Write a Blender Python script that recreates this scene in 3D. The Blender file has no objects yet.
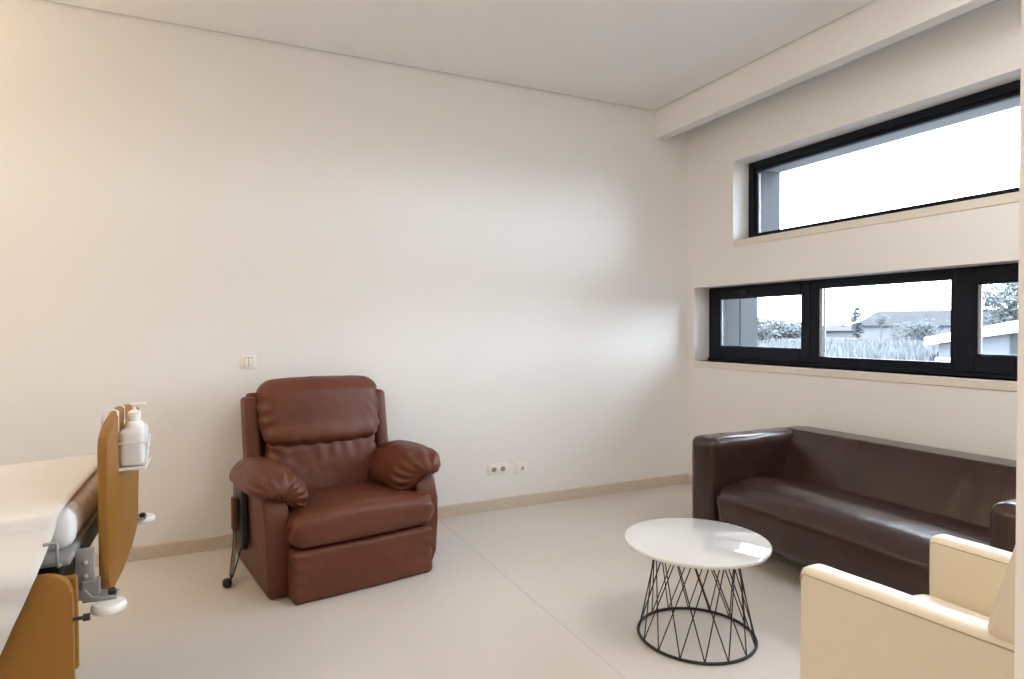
import bpy, bmesh, math, random
from mathutils import Vector, Matrix, noise
random.seed(7)
C = bpy.context.scene.collection
PI = math.pi
V = Vector

# ------------------------------------------------------------------ materials
def srgb(r, g, b):
    f = lambda c: (c/255/12.92) if c/255 <= .04045 else ((c/255+.055)/1.055)**2.4
    return (f(r), f(g), f(b), 1)

def mat(name, col, rough=.5, spec=.5, metal=0, bump=None, vary=None, coat=0):
    m = bpy.data.materials.new(name); m.use_nodes = True
    nt = m.node_tree; b = nt.nodes['Principled BSDF']
    b.inputs['Base Color'].default_value = col
    b.inputs['Roughness'].default_value = rough
    b.inputs['Specular IOR Level'].default_value = spec
    b.inputs['Metallic'].default_value = metal
    b.inputs['Coat Weight'].default_value = coat
    tc = nt.nodes.new('ShaderNodeTexCoord')
    if vary:                                     # (scale, amount) mottled colour
        n = nt.nodes.new('ShaderNodeTexNoise'); n.inputs['Scale'].default_value = vary[0]; n.inputs['Detail'].default_value = 5
        nt.links.new(tc.outputs['Object'], n.inputs['Vector'])
        r = nt.nodes.new('ShaderNodeValToRGB')
        a = vary[1]
        r.color_ramp.elements[0].position = .3; r.color_ramp.elements[1].position = .7
        r.color_ramp.elements[0].color = tuple(c*(1-a) for c in col[:3])+(1,)
        r.color_ramp.elements[1].color = tuple(min(1, c*(1+a)) for c in col[:3])+(1,)
        nt.links.new(n.outputs['Fac'], r.inputs['Fac']); nt.links.new(r.outputs['Color'], b.inputs['Base Color'])
    if bump:                                     # list of (scale, strength, distance)
        prev = None
        for (sc, st, di) in bump:
            n = nt.nodes.new('ShaderNodeTexNoise'); n.inputs['Scale'].default_value = sc; n.inputs['Detail'].default_value = 4
            nt.links.new(tc.outputs['Object'], n.inputs['Vector'])
            k = nt.nodes.new('ShaderNodeBump'); k.inputs['Strength'].default_value = st; k.inputs['Distance'].default_value = di
            nt.links.new(n.outputs['Fac'], k.inputs['Height'])
            if prev: nt.links.new(prev.outputs['Normal'], k.inputs['Normal'])
            prev = k
        nt.links.new(prev.outputs['Normal'], b.inputs['Normal'])
    return m

M = {}
M['wall'] = mat('wall_paint', (.82, .81, .80, 1), .65, .3, bump=[(220, .04, .002)])
M['ceil'] = mat('ceiling_paint', (.86, .86, .87, 1), .8, .2)
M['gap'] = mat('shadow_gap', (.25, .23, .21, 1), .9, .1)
M['reveal'] = mat('reveal_paint', (.82, .82, .82, 1), .5, .3)
M['stone'] = mat('sill_stone', (.74, .69, .62, 1), .4, .4, vary=(60, .03))
M['base'] = mat('skirting_terrazzo', (.60, .52, .435, 1), .5, .4, vary=(160, .10))
M['frame'] = mat('anthracite_aluminium', (.007, .0105, .018, 1), .5, .18)
M['bead'] = mat('grey_bead', (.42, .46, .50, 1), .35, .5)
M['facade'] = mat('facade_render', (.023, .026, .032, 1), .7, .3, vary=(9, .15))
M['fin'] = mat('facade_metal', (.019, .022, .027, 1), .5, .4, vary=(40, .15))
M['recl'] = mat('brown_leather', (.116, .034, .017, 1), .46, .35, bump=[(260, .10, .002), (22, .16, .01)], vary=(5, .10))
M['recl_dark'] = mat('dark_underside', (.012, .008, .006, 1), .8, .2)
M['sofa'] = mat('espresso_leather', (.031, .0102, .0075, 1), .55, .1, bump=[(240, .08, .002), (11, .22, .014)], vary=(6, .12), coat=1)
M['sofa'].node_tree.nodes['Principled BSDF'].inputs['Coat Roughness'].default_value = .24
M['cream'] = mat('cream_leather', (.73, .65, .515, 1), .36, .5, bump=[(260, .05, .002)])
M['cream_pipe'] = mat('cream_seam', (.42, .33, .215, 1), .5, .4)
M['tabletop'] = mat('white_lacquer', (.72, .72, .72, 1), .03, .6, coat=1)
M['tabletop'].node_tree.nodes['Principled BSDF'].inputs['Coat IOR'].default_value = 1.9
M['wire'] = mat('black_wire', (.008, .008, .009, 1), .4, .5)
M['beech'] = mat('beech_laminate', (.275, .122, .015, 1), .45, .4, vary=(4, .06))
M['linen'] = mat('white_linen', (.70, .70, .71, 1), .85, .2, bump=[(400, .06, .002), (16, .22, .012)])
M['grey_metal'] = mat('grey_bed_metal', (.33, .34, .34, 1), .45, .5, metal=.3)
M['dark'] = mat('dark_plastic', (.012, .012, .013, 1), .45, .5)
M['wplastic'] = mat('white_plastic', (.84, .84, .84, 1), .35, .5)
M['bottle'] = mat('bottle_plastic', (.80, .82, .85, 1), .3, .5)
M['switch'] = mat('switch_plastic', (.86, .83, .79, 1), .35, .5)
M['swgap'] = mat('switch_shadow_line', (.48, .43, .38, 1), .6, .3)
M['sockhole'] = mat('socket_cup', (.33, .29, .25, 1), .5, .4)
M['field'] = mat('field_grass', (.085, .09, .095, 1), .95, .1, vary=(.5, .25))
M['weed'] = mat('tall_weeds', (.085, .09, .096, 1), .95, .1, vary=(1.2, .3))
M['roof'] = mat('slate_roof', (.016, .0155, .0195, 1), .8, .2, vary=(.6, .2))
M['housewall'] = mat('house_render', (.09, .09, .098, 1), .8, .2)
M['whitebldg'] = mat('white_cladding', (.62, .63, .65, 1), .7, .2)
M['shedwall'] = mat('shed_cladding', (.09, .097, .105, 1), .8, .2)
M['leaf'] = mat('dull_leaf', (.052, .059, .062, 1), .85, .2, vary=(1.0, .3))
M['bark'] = mat('bark', (.07, .072, .08, 1), .9, .1)

def floor_mat():
    m = mat('terrazzo_vinyl', (.60, .535, .46, 1), .34, .4)
    nt = m.node_tree; b = nt.nodes['Principled BSDF']; tc = nt.nodes['Texture Coordinate']
    v = nt.nodes.new('ShaderNodeTexVoronoi'); v.inputs['Scale'].default_value = 200
    n = nt.nodes.new('ShaderNodeTexNoise'); n.inputs['Scale'].default_value = 150; n.inputs['Detail'].default_value = 6
    for q in (v, n): nt.links.new(tc.outputs['Object'], q.inputs['Vector'])
    r = nt.nodes.new('ShaderNodeValToRGB'); e = r.color_ramp.elements
    e[0].position = .30; e[0].color = (.60, .555, .515, 1)
    e[1].position = .62; e[1].color = (.665, .62, .58, 1)
    nt.links.new(n.outputs['Fac'], r.inputs['Fac'])
    r2 = nt.nodes.new('ShaderNodeValToRGB'); e = r2.color_ramp.elements
    e[0].position = 0; e[0].color = (.85, .82, .80, 1); e[1].position = .22; e[1].color = (1, 1, 1, 1)
    nt.links.new(v.outputs['Distance'], r2.inputs['Fac'])
    mx = nt.nodes.new('ShaderNodeMix'); mx.data_type = 'RGBA'; mx.blend_type = 'MULTIPLY'; mx.inputs['Factor'].default_value = 1
    nt.links.new(r.outputs['Color'], mx.inputs['A']); nt.links.new(r2.outputs['Color'], mx.inputs['B'])
    nt.links.new(mx.outputs['Result'], b.inputs['Base Color'])
    return m
M['floor'] = floor_mat()
M['joint'] = mat('weld_seam', (.53, .48, .44, 1), .5, .3)

def glass_mat():
    m = bpy.data.materials.new('window_glass'); m.use_nodes = True
    nt = m.node_tree; nt.nodes.clear()
    o = nt.nodes.new('ShaderNodeOutputMaterial'); mx = nt.nodes.new('ShaderNodeMixShader')
    t = nt.nodes.new('ShaderNodeBsdfTransparent'); g = nt.nodes.new('ShaderNodeBsdfGlossy')
    t.inputs['Color'].default_value = (.93, .95, .96, 1); g.inputs['Roughness'].default_value = .02
    f = nt.nodes.new('ShaderNodeFresnel'); f.inputs['IOR'].default_value = 1.35
    nt.links.new(f.outputs['Fac'], mx.inputs['Fac']); nt.links.new(t.outputs[0], mx.inputs[1]); nt.links.new(g.outputs[0], mx.inputs[2])
    nt.links.new(mx.outputs[0], o.inputs['Surface'])
    return m
M['glass'] = glass_mat()

# ------------------------------------------------------------------ helpers
def obj(name, bm, m, parent=None, smooth=False, loc=None):
    me = bpy.data.meshes.new(name)
    bmesh.ops.recalc_face_normals(bm, faces=bm.faces)
    bm.to_mesh(me); bm.free()
    if smooth:
        for p in me.polygons: p.use_smooth = True
        if smooth is not True:
            me.set_sharp_from_angle(angle=smooth)
    for k in (m if isinstance(m, (list, tuple)) else [m]): me.materials.append(k)
    o = bpy.data.objects.new(name, me); C.objects.link(o)
    if parent: o.parent = parent
    if loc: o.location = loc
    return o

def thing(name, label, cat, loc=(0, 0, 0), rotz=0, group=None):
    o = bpy.data.objects.new(name, None); C.objects.link(o)
    o.location = loc; o.rotation_euler = (0, 0, rotz); o.empty_display_size = .1
    o['label'] = label; o['category'] = cat
    if group: o['group'] = group
    return o

def tag(o, label, cat, group=None, kind=None):
    o['label'] = label; o['category'] = cat
    if group: o['group'] = group
    if kind: o['kind'] = kind
    return o

def struct(name, bm, m, parent=None, smooth=False, label=None):
    o = obj(name, bm, m, parent, smooth)
    if not parent: o['kind'] = 'structure'
    if label: o['label'] = label
    return o

def B(): return bmesh.new()

def add_box(bm, x0, x1, y0, y1, z0, z1, bevel=0, seg=2):
    r = bmesh.ops.create_cube(bm, size=1)
    for v in r['verts']:
        v.co = V(((x0+x1)/2 + v.co.x*(x1-x0), (y0+y1)/2 + v.co.y*(y1-y0), (z0+z1)/2 + v.co.z*(z1-z0)))
    if bevel:
        es = list({e for v in r['verts'] for e in v.link_edges})
        bmesh.ops.bevel(bm, geom=es, offset=bevel, segments=seg, affect='EDGES', profile=.5)
    return bm

def bx(*a, **k): return add_box(B(), *a, **k)

def add_tube(bm, pts, r, n=8, closed=False, cap=True):
    pts = [V(p) for p in pts]; N = len(pts); rings = []
    rr = r if isinstance(r, (list, tuple)) else [r]*N
    up = None
    for i, p in enumerate(pts):
        if closed: t = pts[(i+1) % N]-pts[i-1]
        else: t = pts[min(i+1, N-1)]-pts[max(i-1, 0)]
        t.normalize()
        if up is None:
            up = V((0, 0, 1)) if abs(t.z) < .9 else V((1, 0, 0))
        a = t.cross(up)
        if a.length < 1e-5: a = t.cross(V((0, 1, 0)))
        a.normalize(); b = a.cross(t).normalized(); up = b
        rings.append([bm.verts.new(p + rr[i]*(math.cos(k*2*PI/n)*a + math.sin(k*2*PI/n)*b)) for k in range(n)])
    for i in range(N if closed else N-1):
        A, D = rings[i], rings[(i+1) % N]
        for k in range(n): bm.faces.new((A[k], A[(k+1) % n], D[(k+1) % n], D[k]))
    if cap and not closed:
        bm.faces.new(rings[0][::-1]); bm.faces.new(rings[-1])
    return bm

def tube(pts, r, n=8, **k): return add_tube(B(), pts, r, n, **k)

def add_lathe(bm, prof, n=32, c=(0, 0, 0)):
    rings = []
    for (r, z) in prof:
        if r < 1e-6: rings.append([bm.verts.new((c[0], c[1], c[2]+z))])
        else: rings.append([bm.verts.new((c[0]+r*math.cos(k*2*PI/n), c[1]+r*math.sin(k*2*PI/n), c[2]+z)) for k in range(n)])
    for A, D in zip(rings, rings[1:]):
        for k in range(n):
            q = [A[k % len(A)], A[(k+1) % len(A)], D[(k+1) % len(D)], D[k % len(D)]]
            u = []
            for v in q:
                if v not in u: u.append(v)
            if len(u) > 2: bm.faces.new(u)
    return bm

def add_prism(bm, pts, axis, a0, a1, bevel=0, seg=3):
    """extrude a closed 2-D outline along an axis (the two outline coordinates are the other two axes in order)"""
    def P(p, a):
        if axis == 'x': return (a, p[0], p[1])
        if axis == 'y': return (p[0], a, p[1])
        return (p[0], p[1], a)
    lo = [bm.verts.new(P(p, a0)) for p in pts]; hi = [bm.verts.new(P(p, a1)) for p in pts]
    n = len(pts)
    f0 = bm.faces.new(lo[::-1]); f1 = bm.faces.new(hi)
    for k in range(n): bm.faces.new((lo[k], lo[(k+1) % n], hi[(k+1) % n], hi[k]))
    if bevel:
        es = list(f0.edges)+list(f1.edges)
        bmesh.ops.bevel(bm, geom=es, offset=bevel, segments=seg, affect='EDGES', profile=.5)
    return bm

def soft_box(x0, x1, y0, y1, z0, z1, r=.04, d=.02, fn=None):
    """rounded box of dense quads; fn(point, normal) moves each point (sagging, puckers, lean)"""
    bm = B(); c = V(((x0+x1)/2, (y0+y1)/2, (z0+z1)/2)); h = V(((x1-x0)/2, (y1-y0)/2, (z1-z0)/2))
    n = [max(4, int(round(2*h[i]/d))) for i in range(3)]
    verts = {}
    def vert(p):
        k = (round(p.x, 5), round(p.y, 5), round(p.z, 5))
        if k not in verts:
            core = V([max(-(h[i]-r), min(h[i]-r, p[i])) for i in range(3)])
            dv = p-core
            nn = dv.normalized() if dv.length > 1e-9 else V((0, 0, 1))
            q = core + nn*r + c
            if fn: q = fn(q, nn)
            verts[k] = bm.verts.new(q)
        return verts[k]
    def lin(i, k):      # denser near the rounded edges
        t = -1 + 2*k/n[i]
        return h[i]*t
    for ax in range(3):
        u, w = (ax+1) % 3, (ax+2) % 3
        for s in (-1, 1):
            for i in range(n[u]):
                for j in range(n[w]):
                    q = []
                    for (a, b) in ((i, j), (i+1, j), (i+1, j+1), (i, j+1)):
                        p = V((0, 0, 0)); p[ax] = s*h[ax]; p[u] = lin(u, a); p[w] = lin(w, b); q.append(vert(p))
                    if s < 0: q = q[::-1]
                    if len(set(q)) > 2:
                        try: bm.faces.new(q)
                        except ValueError: pass
    return bm

def nz(p, s): return noise.noise(V(p)*s)

def cam_tag(o): return o

# ------------------------------------------------------------------ room
YA, XB, ZC = 4.217, 3.676, 3.155
XE, ZE = 3.319, 2.925                  # pelmet face and underside
XL, YF, YR, XJ = -3.0, -2.2, .239, .50
FX = 3.836                             # inner face of the window frames
WIN = {'up': (.95, 3.690, 2.030, 2.649), 'lo': (.95, 4.130, 1.067, 1.685)}

bm = B()
def floor_strip(x0, x1):
    vs = [bm.verts.new(p) for p in ((x0, YF, 0), (x1, YF, 0), (x1, YA, 0), (x0, YA, 0))]; bm.faces.new(vs)
add_box(bm, XL-.2, XB+.3, YF-.2, YA+.2, -.12, 0)
fl = struct('floor', bm, M['floor'])
struct('trim_1', bx(1.403, 1.4065, YR, YA-.013, -.004, .0006), M['joint'], label='thin welded joint line in the floor')

bm = B(); add_box(bm, XL-.2, XE-.010, YF-.2, YA-.015, ZC, ZC+.03)
struct('ceiling', bm, M['ceil'])
struct('trim_2', bx(XL-.2, XB+.5, YF-.2, YA+.2, ZC+.03, ZC+.15), M['gap'], label='slab above the shadow gap around the ceiling')
struct('wall_back', bx(XL-.2, XB+.5, YA, YA+.2, -.1, ZC+.03), M['wall'], label='long white wall behind the brown recliner')
struct('wall_left', bx(XL-.2, XL, YF-.2, YA, -.1, ZC+.03), M['wall'])
struct('wall_front', bx(XL, XJ+.12, YF-.2, YF, -.1, ZC+.03), M['wall'])
bm = B(); add_box(bm, XJ, XB, YR-.14, YR, -.05, ZC+.03); add_box(bm, XJ, XJ+.12, YF, YR-.14, -.05, ZC+.03)
struct('trim_3', bm, M['wall'], label='pale wall corner at the right edge')
# pelmet along the window wall, hollow behind
bm = B(); add_box(bm, XE+.004, XE+.10, YR, YA-.001, ZE, ZC+.03)
struct('trim_4', bm, M['wall'], label='boxed white pelmet under the ceiling above the windows')
struct('trim_5', bx(XE+.105, XB, YR, YA, ZC-.04, ZC+.03), M['ceil'])
struct('trim_6', bx(XE+.125, XE+.155, YR+.02, YA-.06, ZE+.01, ZE+.03), M['bead'], label='grey blind track tucked behind the pelmet')

# window wall with two openings: an inner skin and a dark outer skin
def holed(x0, x1, uh=None):
    bm = B()
    u, l = list(WIN['up']), WIN['lo']
    if uh: u[3] = uh
    y0, y1 = YR-.14, YA
    def b(ya, yb, za, zb): add_box(bm, x0, x1, ya, yb, za, zb)
    b(y0, y1, -.05, l[2]); b(y0, l[0], l[2], l[3]); b(l[1], y1, l[2], l[3])
    b(y0, y1, l[3], u[2]); b(y0, u[0], u[2], u[3]); b(u[1], y1, u[2], u[3]); b(y0, y1, u[3], ZC+.03)
    bmesh.ops.remove_doubles(bm, verts=bm.verts, dist=1e-5)
    return bm
struct('wall_right', holed(XB, FX+.08), M['wall'], label='white wall with the two strip windows')
bm = holed(FX+.08, 4.19, 2.622)
add_box(bm, 4.204, 4.41, 4.13, 4.20, .95, 1.75)
fw = struct('wall_right_outside', bm, M['facade'])
obj('facade_joint', bx(4.185, 4.21, 4.137, 4.195, .95, 1.75), M['dark'], fw)

def window(name, o, label, sashes):
    y0, y1, z0, z1 = o
    root = bpy.data.objects.new(name, None); C.objects.link(root)
    root.location = (FX, (y0+y1)/2, z0); root['kind'] = 'structure'; root['label'] = label
    L = lambda bm_: bmesh.ops.translate(bm_, verts=bm_.verts, vec=-V(root.location)) and bm_ or bm_
    def put(n, bm_, m_, par=root, **k):
        bmesh.ops.translate(bm_, verts=bm_.verts, vec=-V(root.location)); return obj(n, bm_, m_, par, **k)
    sashes(put, y0, y1, z0, z1)
    # stone band: the sill slab, with the thin joint below it
    bm_ = B(); add_box(bm_, XB-.006, FX-.001, y0, y1+.003, z0-.052, z0, bevel=.003, seg=1)
    put('window_sill', bm_, M['stone'])
    return root

def ring_frame(bm, y0, y1, z0, z1, wl, wr, wb, wt, x0, x1, bev=.004):
    add_box(bm, x0, x1, y1-wl, y1, z0, z1, bevel=bev, seg=1); add_box(bm, x0, x1, y0, y0+wr, z0, z1, bevel=bev, seg=1)
    add_box(bm, x0, x1, y0+wr, y1-wl, z0, z0+wb, bevel=bev, seg=1); add_box(bm, x0, x1, y0+wr, y1-wl, z1-wt, z1, bevel=bev, seg=1)

def upper(put, y0, y1, z0, z1):
    bm_ = B(); ring_frame(bm_, y0, y1, z0+.002, z1, .048, .048, .045, .052, FX, FX+.07)
    fr = put('window_frame', bm_, M['frame'])
    bm_ = B(); ring_frame(bm_, y0+.048, y1-.048, z0+.047, z1-.052, .022, .022, .012, .020, FX+.022, FX+.06, .003)
    put('glazing_bead', bm_, M['frame'])
    bm_ = B(); add_box(bm_, FX+.03, FX+.045, y1-.084, y1-.07, z0+.055, z1-.09); put('spacer_bar', bm_, M['bead'])
    put('glass_pane', bx(FX+.047, FX+.053, y0+.06, y1-.06, z0+.05, z1-.07), M['glass'])

def lower(put, y0, y1, z0, z1):
    bm_ = B(); ring_frame(bm_, y0, y1, z0+.002, z1, .03, .03, .03, .03, FX+.012, FX+.075)
    add_box(bm_, FX+.012, FX+.075, 3.075, 3.135, z0+.03, z1-.03); add_box(bm_, FX+.006, FX+.075, 2.07, 2.165, z0+.03, z1-.03)
    add_box(bm_, FX-.012, FX+.012, y0, y1+.0, z0+.0005, z0+.022)
    put('window_frame', bm_, M['frame'])
    # tilting sash at the far end
    def sash(a, b, far):
        bm_ = B(); ring_frame(bm_, a, b, z0+.022, z1-.008, .105, .075, .098, .088, FX, FX+.06, .005)
        s = put('window_sash', bm_, M['frame'])
        bm_ = B(); ring_frame(bm_, a+.075, b-.105, z0+.12, z1-.096, .004, .006, .006, .006, FX+.02, FX+.055, .002)
        put('glazing_bead', bm_, M['frame'], s)
        put('spacer_bar', bx(FX+.028, FX+.042, b-.126, b-.112, z0+.125, z1-.10), M['bead'], s)
        put('glass_pane', bx(FX+.045, FX+.051, a+.07, b-.10, z0+.115, z1-.09), M['glass'], s)
        bm_ = B(); m = (a+b)/2
        add_box(bm_, FX-.018, FX+.001, m+.06, m+.13, z1-.062, z1-.036, bevel=.004)
        add_box(bm_, FX-.034, FX-.018, m+.055, m+.20, z1-.058, z1-.042, bevel=.004)
        put('handle', bm_, M['dark'], s)
    sash(3.118, y1-.002, True); sash(y0+.002, 2.150, False)
    # middle fixed light
    bm_ = B(); ring_frame(bm_, 2.15, 3.112, z0+.022, z1-.01, .05, .03, .05, .055, FX+.016, FX+.07, .003)
    put('fixed_light_frame', bm_, M['frame'])
    bm_ = B()
    add_box(bm_, FX+.03, FX+.043, 3.046, 3.060, z0+.073, z1-.066); add_box(bm_, FX+.045, FX+.055, 3.028, 3.040, z0+.073, z1-.066)
    put('spacer_bar', bm_, M['bead'])
    put('glass_pane', bx(FX+.05, FX+.056, 2.175, 3.065, z0+.068, z1-.06), M['glass'])

struct('trim_7', bx(FX+.081, 4.188, .951, 3.689, 2.612, 2.6225), mat('soffit_board', (.29, .285, .28, 1), .8, .2), label='pale soffit board outside the high window')
window('window_1', WIN['up'], 'long high strip window with black frame', upper)
window('window_2', WIN['lo'], 'lower strip window of three black framed lights', lower)
# lining of the white reveals is the wall itself

# skirting, coved, same terrazzo as the floor
def skirting(name, pts, label):
    bm_ = B()
    prof = [(0, 0), (.014, 0), (.014, .078), (.010, .084), (0, .084)]
    (xa, ya), (xb, yb) = pts
    d = V((xb-xa, yb-ya, 0)); n = V((-d.y, d.x, 0)).normalized()
    A = [bm_.verts.new(V((xa, ya, 0))+n*p[0]+V((0, 0, p[1]))) for p in prof]
    D = [bm_.verts.new(V((xb, yb, 0))+n*p[0]+V((0, 0, p[1]))) for p in prof]
    for k in range(5): bm_.faces.new((A[k], A[(k+1) % 5], D[(k+1) % 5], D[k]))
    bm_.faces.new(A); bm_.faces.new(D[::-1])
    struct(name, bm_, M['base'], label=label)
skirting('baseboard_back', ((XB, YA), (XL, YA)), 'speckled beige skirting along the long wall')
skirting('baseboard_right', ((XB, YR), (XB, YA-.014)), 'speckled beige skirting under the windows')
skirting('baseboard_left', ((XL, YA-.014), (XL, YF)), 'skirting along the left wall')

# ------------------------------------------------------------------ switch and sockets on the back wall
def plate(t, w, h, z):
    pass
t = thing('light_switch', 'white square light switch on the long wall above the brown recliner', 'switch', (.176, YA, 1.146))
obj('cover_plate', bx(-.046, .046, -.009, 0, -.043, .043, bevel=.004), M['switch'], t, smooth=.6)
obj('rocker_recess', bx(-.026, .026, -.0098, -.004, -.028, .028), M['swgap'], t)
for s in (-1, 1):
    obj('rocker', bx(min(s*.002, s*.024), max(s*.002, s*.024), -.014, -.006, -.026, .024, bevel=.002), M['switch'], t, smooth=.6)

def cup(t, x):
    bm_ = B(); add_lathe(bm_, [(.021, .0005), (.021, -.004), (.0185, -.004), (.0185, .003), (0, .003)], 28)
    bmesh.ops.rotate(bm_, verts=bm_.verts, matrix=Matrix.Rotation(PI/2, 3, 'X')); bmesh.ops.translate(bm_, verts=bm_.verts, vec=(x, -.009, 0))
    c = obj('socket_cup', bm_, M['sockhole'], t, smooth=.6)
    for q in (-.0095, .0095):
        b2 = B(); bmesh.ops.create_cone(b2, cap_ends=True, segments=12, radius1=.0028, radius2=.0028, depth=.003)
        bmesh.ops.rotate(b2, verts=b2.verts, matrix=Matrix.Rotation(PI/2, 3, 'X')); bmesh.ops.translate(b2, verts=b2.verts, vec=(x+q, -.0125, 0))
        obj('pin_hole', b2, M['dark'], c)
t = thing('double_socket', 'white double power socket low on the wall right of the recliner', 'socket', (1.879, YA, .302))
obj('cover_plate', bx(-.084, .084, -.009, 0, -.042, .042, bevel=.004), M['switch'], t, smooth=.6)
cup(t, -.036); cup(t, .036)
t = thing('data_outlet', 'small white single outlet plate right of the double socket', 'socket', (2.075, YA, .291))
obj('cover_plate', bx(-.046, .046, -.009, 0, -.042, .042, bevel=.004), M['switch'], t, smooth=.6)
obj('jack', bx(-.003, .013, -.0115, -.006, -.014, .012, bevel=.001), M['sockhole'], t)

# ------------------------------------------------------------------ brown recliner
RTH = math.radians(9.6)
rec = thing('recliner_armchair', 'brown leather recliner armchair with puffy arm pads against the long wall', 'armchair', (.687, 3.246, 0), RTH)
def pucker(p, n, amp=.003, s=18):
    return n*(amp*nz(p, s)+amp*.6*nz(p, s*2.3))

# plinth and floor glides
obj('plinth', bx(-.33, .33, .09, .78, .0, .06, bevel=.01), M['recl_dark'], rec)

# lower front panel (leg rest)
def f_leg(q, n):
    q = q + pucker(q, n, .0025, 9)
    if n.y < -.3:
        q.y += .012*((q.x/.38)**2)
        ed = max(0, abs(q.x)-.30)/.08
        q.y += .006*ed*math.sin(q.z*95)
    return q
obj('leg_rest', soft_box(-.374, .384, -.036, .10, .002, .258, .026, .012, f_leg), M['recl'], rec, smooth=True)

# seat cushion
def f_seat(q, n):
    if n.z > .2:
        q.z += .022*math.cos(min(1, abs(q.x)/.36)*PI/2) - .03*max(0, min(1, (q.y-.05)/.5))
    if n.y < -.2: q.y -= .012*math.cos(q.x/.38*PI/2)
    ed = max(0, abs(q.x)-.31)/.08
    q += n*(.006*ed*math.sin(q.y*70+q.z*60))
    return q + pucker(q, n, .003, 8)
obj('seat', soft_box(-.374, .404, -.036, .62, .262, .430, .062, .014, f_seat), M['recl'], rec, smooth=True)

# arm bodies: rounded side panels
for s in (-1, 1):
    prof = [(.112, .010), (.100, .07), (.094, .25), (.098, .38), (.112, .46), (.14, .525), (.18, .56), (.24, .575), (.80, .56), (.84, .50), (.86, .30), (.86, .08), (.83, .010)]
    bm_ = B(); a, b = sorted((s*.355, s*.478))
    add_prism(bm_, prof, 'x', a, b, bevel=.022, seg=4)
    for v in bm_.verts:                       # outer face bulges a little, the foot tucks in
        if abs(v.co.x) > .44: v.co.x -= s*.016*(1-min(1, v.co.z/.3))
    obj('arm_panel', bm_, M['recl'], rec, smooth=.7)
    # black slot between the arm panel and the back
# arm pads: puffy J-section cushion hanging to the inside
def arm_pad(s):
    bm_ = B(); NT, NS = 72, 160
    o_ = .080 if s < 0 else .042; i_ = -.185 if s < 0 else -.178
    cl = [(o_, -.020), (o_-.035, .020), (0, .036), (-.07, .026), (i_+.045, -.022), (i_+.008, -.085), (i_, -.135)]
    ha = [.030, .052, .066, .074, .074, .066, .034]
    def clp(u):
        x = u*(len(cl)-1); i = min(len(cl)-2, int(x)); f = x-i
        f2 = f
        p0, p1, p2, p3 = cl[max(0, i-1)], cl[i], cl[i+1], cl[min(len(cl)-1, i+2)]
        def cr(a, b, c, d): return .5*((2*b)+(-a+c)*f2+(2*a-5*b+4*c-d)*f2*f2+(-a+3*b-3*c+d)*f2**3)
        return V((cr(p0[0], p1[0], p2[0], p3[0]), cr(p0[1], p1[1], p2[1], p3[1]))), ha[i]*(1-f)+ha[i+1]*f
    rings = []
    v0, v1 = .070, .68
    for t in range(NT+1):
        w = t/NT
        e = 1-abs(2*w-1)**5
        sc = max(.02, e**.42)
        front = max(0, 1-w/.30)
        ring = []
        yy = v0+(v1-v0)*w
        for k in range(NS):
            a = 2*PI*k/NS
            u = .5-.5*math.cos(a)                     # 0 outer tip .. 1 inner hem
            p, hh = clp(u)
            p2, _ = clp(min(1, u+.02)); p1, _ = clp(max(0, u-.02))
            d = (p2-p1).normalized(); nn = V((-d.y, d.x))
            sgn = 1 if math.sin(a) > 0 else -1
            th = hh*abs(math.sin(a))**.6*sc*(1 if sgn < 0 else 1.0)
            pc = V((-.05, -.015)); q = (p-pc)*(.30+.70*sc)+pc + nn*th*sgn
            # gathered folds radiating from the front hem
            fold = .012*math.sin(u*58+2.0*math.sin(u*9)+w*14)*front*min(1, w/.03)*(1 if u > .25 else u/.25)
            q = q + nn*sgn*fold
            y2 = yy + .05*max(0, (u-.55))*front*2 - .02*front*math.sin(min(1, u*1.4)*PI)
            pt = V((s*(.462+q.x), y2, (.545+q.y)+.010*math.sin(w*PI)-(.012*max(0, w-.5)*2)))
            pt += V((0, 0, 1))*.004*nz(pt, 14)
            ring.append(bm_.verts.new(pt))
        rings.append(ring)
    for A, D in zip(rings, rings[1:]):
        for k in range(NS): bm_.faces.new((A[k], A[(k+1) % NS], D[(k+1) % NS], D[k]))
    bm_.faces.new(rings[0]); bm_.faces.new(rings[-1][::-1])
    obj('arm_pad', bm_, M['recl'], rec, smooth=True)
arm_pad(-1); arm_pad(1)

# back shell (the two upright wings and the panel behind)
def lean(q):
    t = max(0, q.z-.35)
    q.y += .17*t
    return q
def f_shell(q, n): return lean(q)
for s in (-1, 1):
    a, b = sorted((s*.352+.004, s*.434+.004))
    obj('back_wing', soft_box(a, b, .63, .775, .30, .95, .026, .02, f_shell), M['recl'], rec, smooth=True)
obj('back_panel', soft_box(-.40, .40, .72, .775, .12, .97, .02, .03, f_shell), M['recl'], rec, smooth=True)

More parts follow.
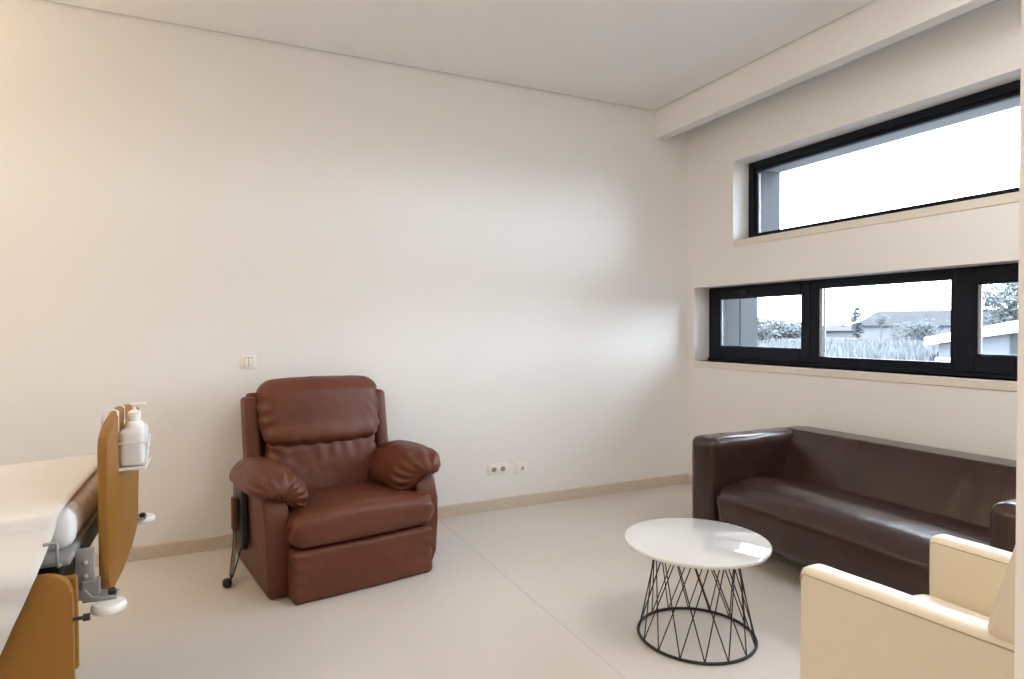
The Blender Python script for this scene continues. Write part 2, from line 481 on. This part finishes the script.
# back cushion: upper pillow over lumbar pillow
def f_up(q, n):
    u = q.x/.365
    z = (q.z-.675)/(1.06-.675)
    if n.y < .2:
        q.y -= .05*math.cos(u*PI/2*.95)*(.55+.45*math.sin(max(0, min(1, 1-z*.9))*PI*.75))
    # gathers along both side seams and along the bottom crease
    ed = max(0, abs(u)-.55)/.45
    if n.y < .3:
        q += n*(.006*ed*ed*math.sin(q.z*60+abs(u)*11+5*nz(q, 6)))
        lo = max(0, 1-z/.35)
        q.y -= .022*max(0, 1-abs(z-.10)/.22)*(1-abs(u)**4)
        q.z -= .012*max(0, 1-z/.2)*(n.y < -.2)
        q += n*(.004*lo*math.sin(q.x*58+3*nz(q, 3)))
    if z > .8: q.z -= .018*(abs(u)**3)
    q.x *= 1-.05*max(0, .5-z)
    return lean(q) + pucker(q, n, .004, 7)
obj('head_cushion', soft_box(-.364, .364, .535, .72, .672, 1.060, .088, .0135, f_up), M['recl'], rec, smooth=True)
def f_low(q, n):
    u = q.x/.33
    z = (q.z-.36)/(.70-.36)
    if n.y < .2: q.y -= .045*math.cos(u*PI/2*.95)*(.6+.4*(1-z))
    ed = max(0, abs(u)-.55)/.45
    if n.y < .3:
        q += n*(.006*ed*math.sin(q.z*70-abs(u)*9))
        hi = max(0, (z-.5)/.5)
        q += n*(.0045*hi*math.sin(q.x*64+4*nz(q, 4)))
    return lean(q) + pucker(q, n, .004, 8)
obj('lumbar_cushion', soft_box(-.330, .330, .545, .71, .35, .715, .07, .0135, f_low), M['recl'], rec, smooth=True)

# wired hand control on the left side panel
hc = obj('hand_control', soft_box(-.545, -.515, .50, .556, .26, .44, .010, .008, lambda q, n: q+V((-.0*(q.z-.26), 0, 0))), M['recl'], rec, smooth=True)
obj('holster', bx(-.512, -.482, .44, .60, .17, .52, bevel=.008), M['dark'], rec)
pts = []
for k in range(420):                     # coiled cable hanging down
    t = k/419
    a = t*2*PI*24
    cx = -.530-.03*math.sin(t*PI*.5)*(t); cz = .27-.235*t; cy = .53-.06*t
    pts.append((cx+.010*math.cos(a), cy+.010*math.sin(a), cz))
obj('coiled_cable', tube(pts, .0027, 5), M['dark'], rec, smooth=True)
bm_ = B(); add_tube(bm_, [(-.56, .47, .04), (-.575, .45, .018), (-.59, .43, .016), (-.575, .46, .008), (-.54, .53, .02), (-.50, .62, .06), (-.47, .66, .13)], .0045, 8)
obj('cable_tail', bm_, M['dark'], rec, smooth=True)
obj('cable_plug', soft_box(-.612, -.568, .405, .455, .0, .042, .016, .008), M['dark'], rec, smooth=True)

# ------------------------------------------------------------------ dark sofa under the windows
SX0, SX1, SY0, SY1 = 2.655, 3.625, 1.175, 3.030
sofa = thing('leather_sofa', 'dark brown leather sofa with boxy arms under the lower window', 'sofa', ((SX0+SX1)/2, (SY0+SY1)/2, 0))
sc = V(sofa.location)
def sput(name, bm_, m_, **k):
    bmesh.ops.translate(bm_, verts=bm_.verts, vec=-sc); return obj(name, bm_, m_, sofa, **k)
def f_arm_far(q, n):
    if n.z > .4: q.z += .004*nz(q, 6)
    if n.y < -.3: q += n*(.005*nz((q.x*.7, q.y, q.z*1.6), 9))
    t = max(0, min(1, (q.x-SX0)/.9)); q.z -= .004*t*(q.z > .4)
    return q + n*.002*nz(q, 14)
sput('armrest', soft_box(SX0, SX1-.01, 2.835, SY1, .10, .682, .05, .025, f_arm_far), M['sofa'], smooth=True)
sput('armrest', soft_box(SX0, SX1-.01, SY0, 1.372, .10, .682, .05, .025, f_arm_far), M['sofa'], smooth=True)
def f_sseat(q, n):
    k_ = max(0, n.z)
    q.z += k_*(.014*max(0, math.sin(max(0, min(1, (q.y-1.37)/1.46))*PI))**.5 - .038*max(0, (q.x-2.92)/.33) - .040*(max(0, 2.98-q.x)/.30)**2)
    if n.x < -.3 and q.z > .2:
        q.x -= .018*math.sin(max(0, min(1, (q.z-.2)/.24))*PI)
    ed = max(0, 1-min(abs(q.y-1.372), abs(q.y-2.835))/.10)
    q += n*(.004*ed*math.sin(q.z*60+q.x*50))
    return q + n*.003*nz(q, 7)
sput('seat', soft_box(SX0+.012, 3.31, 1.365, 2.845, .105, .440, .10, .022, f_sseat), M['sofa'], smooth=True)
def f_sback(q, n):
    # inclined front face, rear upright
    t = max(0, min(1, (q.z-.38)/.27)); w = max(0, min(1, (3.60-q.x)/.36))
    q.x += .11*t*w
    if n.x < -.2: q += n*(.006*nz((q.x, q.y*1.5, q.z*.4), 8) + .003*nz((q.x, q.y*3, q.z*.6), 9))
    return q
sput('backrest', soft_box(3.225, SX1, SY0+.03, SY1-.03, .10, .686, .085, .022, f_sback), M['sofa'], smooth=True)
for (x, y) in ((SX0+.07, SY0+.07), (SX0+.07, SY1-.07), (SX1-.07, SY0+.07), (SX1-.07, SY1-.07)):
    sput('leg', bx(x-.03, x+.03, y-.03, y+.03, 0, .11, bevel=.004), M['dark'])

# ------------------------------------------------------------------ round coffee table
TX, TY, TZ = 1.885, 2.105, .424
tb = thing('coffee_table', 'round glossy white coffee table on a black wire cage base', 'table', (TX, TY, 0))
bm_ = B(); R_ = .309
add_lathe(bm_, [(0, TZ-.020), (R_-.012, TZ-.020), (R_-.004, TZ-.017), (R_, TZ-.010), (R_, TZ-.005), (R_-.003, TZ-.001), (R_-.008, TZ), (0, TZ)], 128)
obj('tabletop', bm_, M['tabletop'], tb, smooth=.5)
def ringtube(r, z, rad): return tube([(r*math.cos(a*2*PI/72), r*math.sin(a*2*PI/72), z) for a in range(72)], rad, 8, closed=True)
RB, RT = .248, .176
obj('base_ring', ringtube(RB, .0065, .0065), M['wire'], tb, smooth=True)
obj('top_ring', ringtube(RT, TZ-.025, .005), M['wire'], tb, smooth=True)
NB = 16
for k in range(NB):
    a = 2*PI*(k/NB)+.196
    for s in (-1, 1):
        a2 = a+s*math.radians(35)
        obj('wire_rod', tube([(RB*math.cos(a), RB*math.sin(a), .008), (RT*math.cos(a2), RT*math.sin(a2), TZ-.024)], .0026, 6), M['wire'], tb, smooth=True)

# ------------------------------------------------------------------ cream armchair
ch = thing('tub_armchair', 'cream leather armchair in the right foreground facing the long wall', 'armchair', (1.788, .80, 0))
cc = V(ch.location)
def cput(name, bm_, m_, par=ch, **k):
    bmesh.ops.translate(bm_, verts=bm_.verts, vec=-cc); return obj(name, bm_, m_, par, **k)
AX0, AX1, BX0, BX1, AF, AR, AZ = 1.455, 1.540, 2.036, 2.121, 1.215, .33, .682
CV = .09                                             # the near arm closes in towards the back
def arm(xa, xb):
    def f(q, n):
        if n.z > .5: q.z += .004*math.cos((q.x-(xa+xb)/2)/((xb-xa)/2)*PI/2)
        if xa < 1.7: q.x += CV*(AF-q.y)
        return q + n*.0012*nz(q, 9)
    return soft_box(xa, xb, .40, AF, .13, AZ, .016, .012, f)
for (xa, xb) in ((AX0, AX1), (BX0, BX1)):
    a_ = cput('armrest', arm(xa, xb), M['cream'], smooth=True)
    for x in (xa+.0015, xb-.0015):                     # stitched seam under the top edge and down the front
        k_ = CV if xa < 1.7 else 0
        pt = [(x+k_*(AF-.42), .42, AZ-.014), (x, AF-.018, AZ-.014), (x, AF-.008, AZ-.020), (x, AF-.006, AZ-.03)]
        cput('seam', tube(pt, .0022, 6), M['cream_pipe'], a_, smooth=True)
def f_cs(q, n):
    if n.z > .3: q.z += .018*math.cos((q.x-1.788)/.25*PI/2*.9)
    if n.y > .3: q.y += .015*math.cos((q.x-1.788)/.25*PI/2*.9)
    return q
cput('seat', soft_box(AX1+.012, BX0+.003, .55, AF+.012, .20, .508, .055, .018, f_cs), M['cream'], smooth=True)
def f_cb(q, n):
    q.y -= .265*(q.z-.69)+.0
    if n.y > .3: q.y += .015*math.cos((q.x-1.788)/.3*PI/2)
    return q
cput('backrest', soft_box(AX0+.045, BX1-.004, .47, .779, AZ-.012, .93, .03, .016, f_cb), M['cream'], smooth=True)
cput('back_cushion', soft_box(AX1+.040, BX0-.002, .53, .779, .40, .75, .03, .018, f_cb), M['cream'], smooth=True)
for x in (AX1+.036, BX0+.004):
    cput('seam', tube([(x, .783-.265*(z-.69), z) for z in (.68, .72, .80, .88, .91)], .0025, 6), M['cream_pipe'], smooth=True)
cput('rear_panel', soft_box(AX0+.075, BX1-.004, .37, .50, .13, .72, .02, .03), M['cream'], smooth=True)
for (x, y) in ((AX0+.115, .44), (BX1-.045, .44), (AX0+.045, AF-.06), (BX1-.045, AF-.06)):
    b2 = B(); add_lathe(b2, [(0, 0), (.016, 0), (.022, .135), (0, .135)], 16, (x, y, 0)); cput('leg', b2, M['dark'], smooth=.6)

# ------------------------------------------------------------------ hospital bed
FXB = -.298                                        # outer face of the footboard
bed = thing('hospital_bed', 'hospital bed with orange beech panels and white corner bumpers at the left edge', 'bed', (-1.35, 2.6, 0))
bc = V(bed.location)
def bput(name, bm_, m_, par=bed, **k):
    bmesh.ops.translate(bm_, verts=bm_.verts, vec=-bc); return obj(name, bm_, m_, par, **k)
fb = [(2.205, .98), (2.210, 1.005), (2.222, 1.024), (2.256, 1.040), (2.34, 1.056), (2.43, 1.067), (2.58, 1.075), (2.70, 1.071), (2.81, 1.062), (2.93, 1.045), (3.02, 1.028), (3.045, 1.015), (3.05, .99),
      (2.945, .60), (2.925, .57), (2.88, .548), (2.75, .536), (2.62, .531), (2.45, .533), (2.29, .541), (2.235, .558), (2.205, .60)]
bput('footboard', add_prism(B(), fb, 'x', FXB-.030, FXB, bevel=.008, seg=3), M['beech'], smooth=.5)
hb = [(y, z+.15) for (y, z) in fb]
bput('headboard', add_prism(B(), hb, 'x', -2.46, -2.43, bevel=.008, seg=3), M['beech'], smooth=.5)
# side panels hung below the mattress on the near side
def side_panel(xa, xb):
    r = .055; z1, z0 = .702, .20
    pr = []
    for (cx, cz, a0) in ((xb-r, z1-r, 0), (xa+r, z1-r, 90), (xa+r, z0+r, 180), (xb-r, z0+r, 270)):
        for k in range(9):
            a = math.radians(a0+k*90/8); pr.append((cx+r*math.cos(a), cz+r*math.sin(a)))
    return add_prism(B(), pr, 'y', 1.995, 2.02, bevel=.006, seg=3)
bput('side_panel', side_panel(-1.30, -.357), M['beech'], smooth=.5)
bput('side_panel', side_panel(-2.35, -1.36), M['beech'], smooth=.5)
bput('rear_side_panel', bx(-1.30, -.352, 2.035, 2.055, .42, .68, bevel=.008), M['beech'])
# platform
bm_ = B(); add_box(bm_, -2.38, -.375, 2.08, 3.08, .695, .722, bevel=.01)
bput('mattress_platform', bm_, M['grey_metal'], smooth=.5)
bput('platform_frame', bx(-2.40, -.40, 2.12, 3.04, .60, .70, bevel=.01), M['dark'])
bput('mattress_retainer', tube([(-.398, 2.085, .70), (-.398, 2.056, .705), (-.398, 2.046, .715), (-.398, 2.046, .768), (-.403, 2.046, .773), (-.428, 2.040, .773)], .0045, 8), M['grey_metal'], smooth=True)
# foot bracket with bolts
for y, s in ((2.165, 1), (3.00, -1)):
    bm_ = B()
    add_box(bm_, -.378, -.330, y-.012, y+.004, .60, .715, bevel=.004)
    add_prism(bm_, [(-.378, .600), (-.378, .588), (-.366, .573), (-.340, .566), (-.275, .564), (-.275, .571), (-.335, .577), (-.352, .60)], 'y', y-.03, y+.03)
    br = bput('foot_bracket', bm_, M['grey_metal'], smooth=.5)
    for z in (.635, .675):
        b2 = B(); bmesh.ops.create_uvsphere(b2, u_segments=12, v_segments=8, radius=.008); bmesh.ops.translate(b2, verts=b2.verts, vec=(-.353, y-.014, z))
        bput('bolt', b2, M['grey_metal'], br, smooth=True)
    b2 = B(); add_lathe(b2, [(0, .566), (.011, .566), (.011, .584), (.008, .588), (0, .588)], 16, (-.288, y-.01, 0)); bput('bracket_knob', b2, M['dark'], br, smooth=.6)
    b2 = B(); add_lathe(b2, [(0, .534), (.037, .534), (.044, .539), (.046, .546), (.044, .555), (.038, .561), (0, .562)], 40, (-.292, y-.04*s if s > 0 else y+.05, 0))
    bput('corner_bumper', b2, M['wplastic'], smooth=.6)
    b2 = B(); add_box(b2, -.36, -.32, y-.02, y+.02, .56, .62); 
    bput('bumper_arm', b2, M['grey_metal'])
bput('panel_knob', tube([(-.357, 2.00, .575), (-.335, 2.00, .575), (-.334, 2.00, .575), (-.318, 2.00, .575)], [.005, .005, .010, .010], 12), M['dark'], smooth=.6)
# undercarriage
bm_ = B(); add_box(bm_, -2.2, -.62, 2.2, 2.96, .16, .24, bevel=.01)
bput('base_frame', bm_, M['grey_metal'])
for x in (-2.0, -.8): bput('lift_column', bx(x-.06, x+.06, 2.5, 2.66, .20, .62, bevel=.008), M['grey_metal'])
for x in (-2.1, -.72):
    for y in (2.26, 2.9):
        b2 = B(); bmesh.ops.create_cone(b2, cap_ends=True, segments=24, radius1=.075, radius2=.075, depth=.035)
        bmesh.ops.rotate(b2, verts=b2.verts, matrix=Matrix.Rotation(PI/2, 3, 'X')); bmesh.ops.translate(b2, verts=b2.verts, vec=(x, y, .075))
        bput('castor', b2, M['dark'], smooth=.6)
        bput('castor_fork', bx(x-.03, x+.03, y-.03, y+.03, .13, .18), M['grey_metal'])

# mattress in a fitted white cover
def f_mat(q, n):
    q.z -= .055*max(0, -.385-q.x)*(q.z > .76)
    if n.z > .3: q.z += .004*nz(q, 3)
    if n.x > .3: q += n*(.006*math.sin(q.y*70)*(.5+nz(q, 5)))
    return q + n*.004*nz(q, 9)
mt = obj('mattress', soft_box(-2.38, -.378, 2.125, 3.06, .722, .832, .04, .022, f_mat), M['linen'], smooth=True)
tag(mt, 'white covered mattress on the hospital bed', 'mattress')
# loose sheet over the mattress, hanging down the near side
bm_ = B(); NX, NU = 90, 60
def sheet_pt(i, j):
    x = -2.30+(-.405+2.30)*i/NX
    L = .975+.05+.40                              # length across: top then drop
    s = L*j/NU
    top = .93
    lim = 1.0
    if s < top: y = 3.045-s; z = .838
    else:
        d = s-top; r = .022
        if d < r*PI/2: a = d/r; y = 2.115-r*math.sin(a); z = .838-r*(1-math.cos(a))
        else:
            dd = d-r*PI/2
            t_ = min(1, dd/.11); y = 2.115-r-.122*t_*t_*(3-2*t_)-.02*max(0, dd-.11); z = .838-r-dd
            # hem runs back towards the bed head as it drops
            x -= (dd*.22+.2*max(0, dd-.1))*max(0, 1-(-.405-x)/.9)
    y -= (.010*math.sin(x*22+1.3*math.sin(s*5)))*max(0, (s-top)/.4)
    if s > top: y -= .006*math.sin((s-top)*62+2*math.sin(x*5))*min(1, max(0, s-top-.03)/.08)
    z += .003*nz((x, y, 0), 5)+.0015*math.sin(x*9+s*5)-.055*max(0, -.385-x)
    return V((x, y, z))
g = [[bm_.verts.new(sheet_pt(i, j)) for j in range(NU+1)] for i in range(NX+1)]
for i in range(NX):
    for j in range(NU): bm_.faces.new((g[i][j], g[i+1][j], g[i+1][j+1], g[i][j+1]))
sh = obj('bed_sheet', bm_, M['linen'], smooth=True)
so = sh.modifiers.new('thick', 'SOLIDIFY'); so.thickness = .004; so.offset = 1
tag(sh, 'loose white sheet draped over the near side of the bed', 'sheet')

# hand sanitiser in a wire holder hooked on the footboard
sb = thing('sanitizer_bottle', 'white pump bottle hanging on the orange footboard', 'bottle', (FXB+.038, 2.50, -.012))
BX_, BY_ = 0, 0
def f_bot(q, n): return q
obj('bottle_body', soft_box(-.037, .035, -.085, .085, .905, 1.028, .014, .008), M['bottle'], sb, smooth=True)
b2 = B(); add_lathe(b2, [(.034, 1.018), (.033, 1.032), (.024, 1.045), (.018, 1.048), (.018, 1.062), (.020, 1.063), (.020, 1.078), (.012, 1.084), (.0065, 1.086), (.0065, 1.100), (0, 1.100)], 24)
obj('pump_neck', b2, M['wplastic'], sb, smooth=.7)
b2 = B(); add_box(b2, -.012, .036, -.009, .009, 1.100, 1.109, bevel=.003)
obj('pump_nozzle', b2, M['wplastic'], sb)
wh = thing('bottle_holder', 'white wire bottle holder hooked over the top of the footboard', 'holder', (FXB+.038, 2.50, -.012))
W = M['wplastic']
for y in (-.075, .075):
    ztop = 1.092
    obj('hook', tube([(-.040, y, .90), (-.040, y, ztop), (-.050, y, ztop+.004), (-.082, y, ztop+.004), (-.085, y, ztop-.005), (-.085, y, ztop-.06)], .0035, 6), W, wh, smooth=True)
def rect(z, d=.0): return [(-.040, -.089, z), (.038, -.089, z), (.038, .089, z), (-.040, .089, z)]
obj('holder_ring', tube(rect(.985), .0028, 6, closed=True), W, wh)
b2 = B(); add_box(b2, -.042, .040, -.090, .090, .893, .903, bevel=.003); obj('holder_tray', b2, W, wh)
b2 = B()
for s in (-1, 1): add_tube(b2, [(.039, s*.08, .90), (.039, -s*.0, .945), (.039, -s*.08, .985)], .0026, 6)
obj('cross_wire', b2, W, wh)

# ------------------------------------------------------------------ outside
GZ = -.75
go = struct('ground', bx(4.6, 260, -90, 190, GZ-.2, GZ), M['field'])
# tall weeds: one mass nobody could count
bm_ = B(); rnd = random.Random(3)
for k in range(16000):
    d = 16+70*rnd.random()**1.3; a = math.radians(rnd.uniform(24, 50))
    x, y = d*math.cos(a), d*math.sin(a)
    hgt = rnd.uniform(.3, 1.0)*(1+.35*nz((x, y, 0), .1)); w = rnd.uniform(.03, .09)*(1+d/60)
    b_ = rnd.uniform(0, PI); dx, dy = w*math.cos(b_), w*math.sin(b_)
    l = rnd.uniform(-.25, .25)
    vs = [bm_.verts.new(p) for p in ((x-dx, y-dy, GZ), (x+dx, y+dy, GZ), (x+l+dx*.6, y+l+dy*.6, GZ+hgt*.7), (x+l*1.3, y+l, GZ+hgt))]
    bm_.faces.new(vs)
tag(obj('tall_weeds', bm_, M['weed']), 'pale tall weeds covering the field outside the windows', 'weeds', kind='stuff')

def tree(name, label, x, y, h, r, trunk=.3, n=900, seed=1, squash=1.0, group=None, lf=.7):
    t_ = thing(name, label, 'tree', (x, y, GZ), 0, group); rn = random.Random(seed)
    b_ = B(); add_tube(b_, [(0, 0, 0), (.1*r, 0, h*.35), (0, .08*r, h*.7), (.05*r, 0, h*.92)], [.07*r, .055*r, .035*r, .012*r], 8)
    for k in range(6):
        a = k*PI/3+rn.random(); z = h*rn.uniform(.3, .7)
        add_tube(b_, [(0, 0, z), (r*.45*math.cos(a), r*.45*math.sin(a), z+h*.15), (r*.75*math.cos(a), r*.75*math.sin(a), z+h*.22)], [.03*r, .018*r, .006*r], 6)
    obj('trunk', b_, M['bark'], t_)
    b_ = B(); cl = []
    for k in range(26):
        a = rn.uniform(0, 2*PI); rr = r*rn.random()**.5*.8; z = h*(trunk+(1-trunk)*rn.random())
        env = math.sin(max(0.05, min(1, (z/h-trunk)/(1-trunk)))*PI)**.5*squash
        cl.append(V((rr*env*math.cos(a), rr*env*math.sin(a), z)))
    for k in range(n):
        c = rn.choice(cl); p = c+V((rn.gauss(0, 1), rn.gauss(0, 1), rn.gauss(0, .8)))*r*.16
        s = lf*rn.uniform(.5, 1.1)*r*.14
        u = V((rn.gauss(0, 1), rn.gauss(0, 1), rn.gauss(0, 1))).normalized(); w = u.orthogonal().normalized()
        vs = [b_.verts.new(p+u*s), b_.verts.new(p+w*s*.5), b_.verts.new(p-u*s), b_.verts.new(p-w*s*.5)]
        b_.faces.new(vs)
    obj('crown', b_, M['leaf'], t_)

def at(d0, k):            # direction (dx, dy, dz per horizontal metre) out to a distance
    return V((d0[0]*k, d0[1]*k, 1.35+d0[2]*k))
# trees beyond the field, left light
for i, (dx, dy, k, top, r, lab) in enumerate([
        (.730, .683, 70, 2.75, 2.0, 'slim grey green tree beside the dark reveal in the left light'),
        (.748, .663, 90, 1.5, 4.2, 'low rounded tree nearest the middle of the left light'),
        (.762, .648, 125, 1.3, 4.6, 'low rounded tree next to the sash edge in the left light')]):
    tree('field_tree', lab, dx*k, dy*k, top-GZ, r, .12, 1500, 20+i, 1.0, 'trees beyond the field')
# bare stemmed trees in front of the house
tree('poplar', 'narrow dark double stemmed tree left of the grey roof', .8125*80, .583*80, 3.35-GZ, .9, .25, 900, 31, .8, lf=1.8)
tree('umbrella_pine', 'small flat topped tree against the left end of the grey roof', .829*95, .559*95, 2.8-GZ, 1.5, .72, 500, 33, .9)
# tall tree behind the shed
tree('broadleaf_tree', 'tall leafy tree behind the white shed roof in the right light', .900*52, .436*52, 4.4-GZ, 3.2, .25, 4200, 41, lf=.42)
# bushes before the house
for i, (dx, dy, k, top, r) in enumerate([(.853, .522, 75, 1.75, 2.2), (.845, .535, 82, 1.4, 2.0)]):
    tree('bush', ['round bush in front of the grey roofed house beside the shed', 'smaller bush left of the round one before the house'][i], dx*k, dy*k, top-GZ, r, .05, 900, 50+i, 1.1, 'bushes before the house')

# long low houses
def house(name, label, cx, cy, L, D, eave, ridge, yaw, wm, rm, cat='house', overhang=.5):
    t_ = thing(name, label, cat, (cx, cy, GZ), yaw)
    obj('walls', bx(-L/2, L/2, -D/2, D/2, 0, eave), wm, t_)
    b_ = B(); e = overhang
    pr = [(-D/2-e, eave-.12), (-D/2-e, eave+.06), (0, ridge), (D/2+e, eave+.06), (D/2+e, eave-.12), (0, ridge-.25)]
    lo = [b_.verts.new((-L/2-e, p[0], p[1])) for p in pr]; hi = [b_.verts.new((L/2+e, p[0], p[1])) for p in pr]
    lo[2].co.x += D*.35; hi[2].co.x -= D*.35
    lo[5].co.x += D*.35; hi[5].co.x -= D*.35
    n_ = len(pr)
    for k in range(n_): b_.faces.new((lo[k], lo[(k+1) % n_], hi[(k+1) % n_], hi[k]))
    b_.faces.new((lo[0], lo[1], lo[2], lo[5])); b_.faces.new((lo[5], lo[2], lo[3], lo[4]))
    b_.faces.new((hi[0], hi[1], hi[2], hi[5])); b_.faces.new((hi[5], hi[2], hi[3], hi[4]))
    obj('roof', b_, rm, t_)
    b_ = B(); add_box(b_, -L*.12, -L*.12+.6, -.3, .3, ridge-.4, ridge+.5); obj('chimney', b_, M['housewall'], t_)
    for q in range(3):
        xx = -L*.35+q*L*.3
        for sy in (-1,):
            obj('house_window', bx(xx, xx+1.1, sy*(D/2+.02), sy*(D/2-.05), eave*.4, eave*.75) if sy > 0 else bx(xx, xx+1.1, -D/2-.02, -D/2+.05, eave*.4, eave*.75), M['facade'], t_)
    return t_
c1 = at((.868, .497, 0), 115)
house('farmhouse', 'long house with a grey roof beyond the field in the middle light', c1.x, c1.y, 23, 9, 2.2, 4.55, math.radians(122), M['housewall'], M['roof'])
c1 = at((.796, .605, 0), 135)
house('distant_house', 'low far house roof left of the narrow tree in the middle light', c1.x, c1.y, 14, 8, 1.3, 2.35, math.radians(126), M['housewall'], M['roof'])
# shed with a white sloping roof
S0 = V((.893*33, .450*33, GZ)); yaw = math.radians(117)
t_ = thing('shed', 'grey shed with a white sloping roof in the right light', 'shed', S0, yaw)
# local x runs to the left in the view, y away
b_ = B(); add_prism(b_, [(2.0, 0), (-5.0, 0), (-5.0, 2.62), (2.0, 1.35)], 'y', 0, -5, 0); obj('walls', b_, M['shedwall'], t_)
b_ = B(); add_prism(b_, [(2.5, 1.28), (-5.5, 2.72), (-5.5, 3.42), (2.5, 1.62)], 'y', .45, -5.4, 0); obj('roof', b_, M['whitebldg'], t_)
obj('shed_door', bx(-2.0, -.45, -.02, .05, .35, 1.75), M['facade'], t_)
obj('low_wall', bx(-5.5, 2.1, .1, .3, 0, .75), M['whitebldg'], t_)

# ------------------------------------------------------------------ light
w = bpy.data.worlds.new('overcast'); bpy.context.scene.world = w; w.use_nodes = True
bg = w.node_tree.nodes['Background']; bg.inputs['Color'].default_value = (.80, .90, 1.0, 1); bg.inputs['Strength'].default_value = 21

def area(name, loc, rot, sx, sy, power, col):
    l = bpy.data.lights.new(name, 'AREA'); l.shape = 'RECTANGLE'; l.size = sx; l.size_y = sy; l.energy = power; l.color = col
    o = bpy.data.objects.new(name, l); C.objects.link(o); o.location = loc; o.rotation_euler = rot
    return o
area('bed_lamp', (-2.4, 3.1, 1.95), (PI, math.radians(-25), 0), .3, .9, 44, (1.0, .76, .46))
area('ceiling_lamp', (-1.6, 1.3, ZC-.02), (0, 0, 0), .6, .6, 15, (1.0, .86, .68))
area('corridor_fill', (-1.5, -1.2, ZC-.02), (0, 0, 0), .6, .6, 16, (1.0, .97, .94))  # added fill from behind the camera, unseen and without a fixture
area('room_fill', (2.2, .9, ZC-.02), (0, 0, 0), 1.2, 1.2, 34, (1.0, .97, .94))  # ambient fill added out of view to lift the right half of the room

# ------------------------------------------------------------------ camera
cam = bpy.data.cameras.new('camera'); co = bpy.data.objects.new('camera', cam); C.objects.link(co)
cam.sensor_width = 36; cam.lens = 622.785/1024*36; cam.clip_start = .02; cam.clip_end = 500
yaw, pit, rol = .4427, -.0183, -.0043
f = V((math.sin(yaw)*math.cos(pit), math.cos(yaw)*math.cos(pit), math.sin(pit))); r = V((math.cos(yaw), -math.sin(yaw), 0)); u = r.cross(f)
rr = math.cos(rol)*r+math.sin(rol)*u; uu = -math.sin(rol)*r+math.cos(rol)*u
m3 = Matrix((rr, uu, -f)).transposed()
co.matrix_world = Matrix.Translation((0, 0, 1.35)) @ m3.to_4x4()
S = bpy.context.scene
S.camera = co
S.view_settings.view_transform = 'Standard'; S.view_settings.look = 'None'
S.view_settings.exposure = .06; S.view_settings.gamma = 1; S.view_settings.use_curve_mapping = False
S.cycles.max_bounces = 12; S.cycles.diffuse_bounces = 8; S.cycles.transparent_max_bounces = 12
S.cycles.use_denoising = True
S.cycles.sample_clamp_indirect = 8
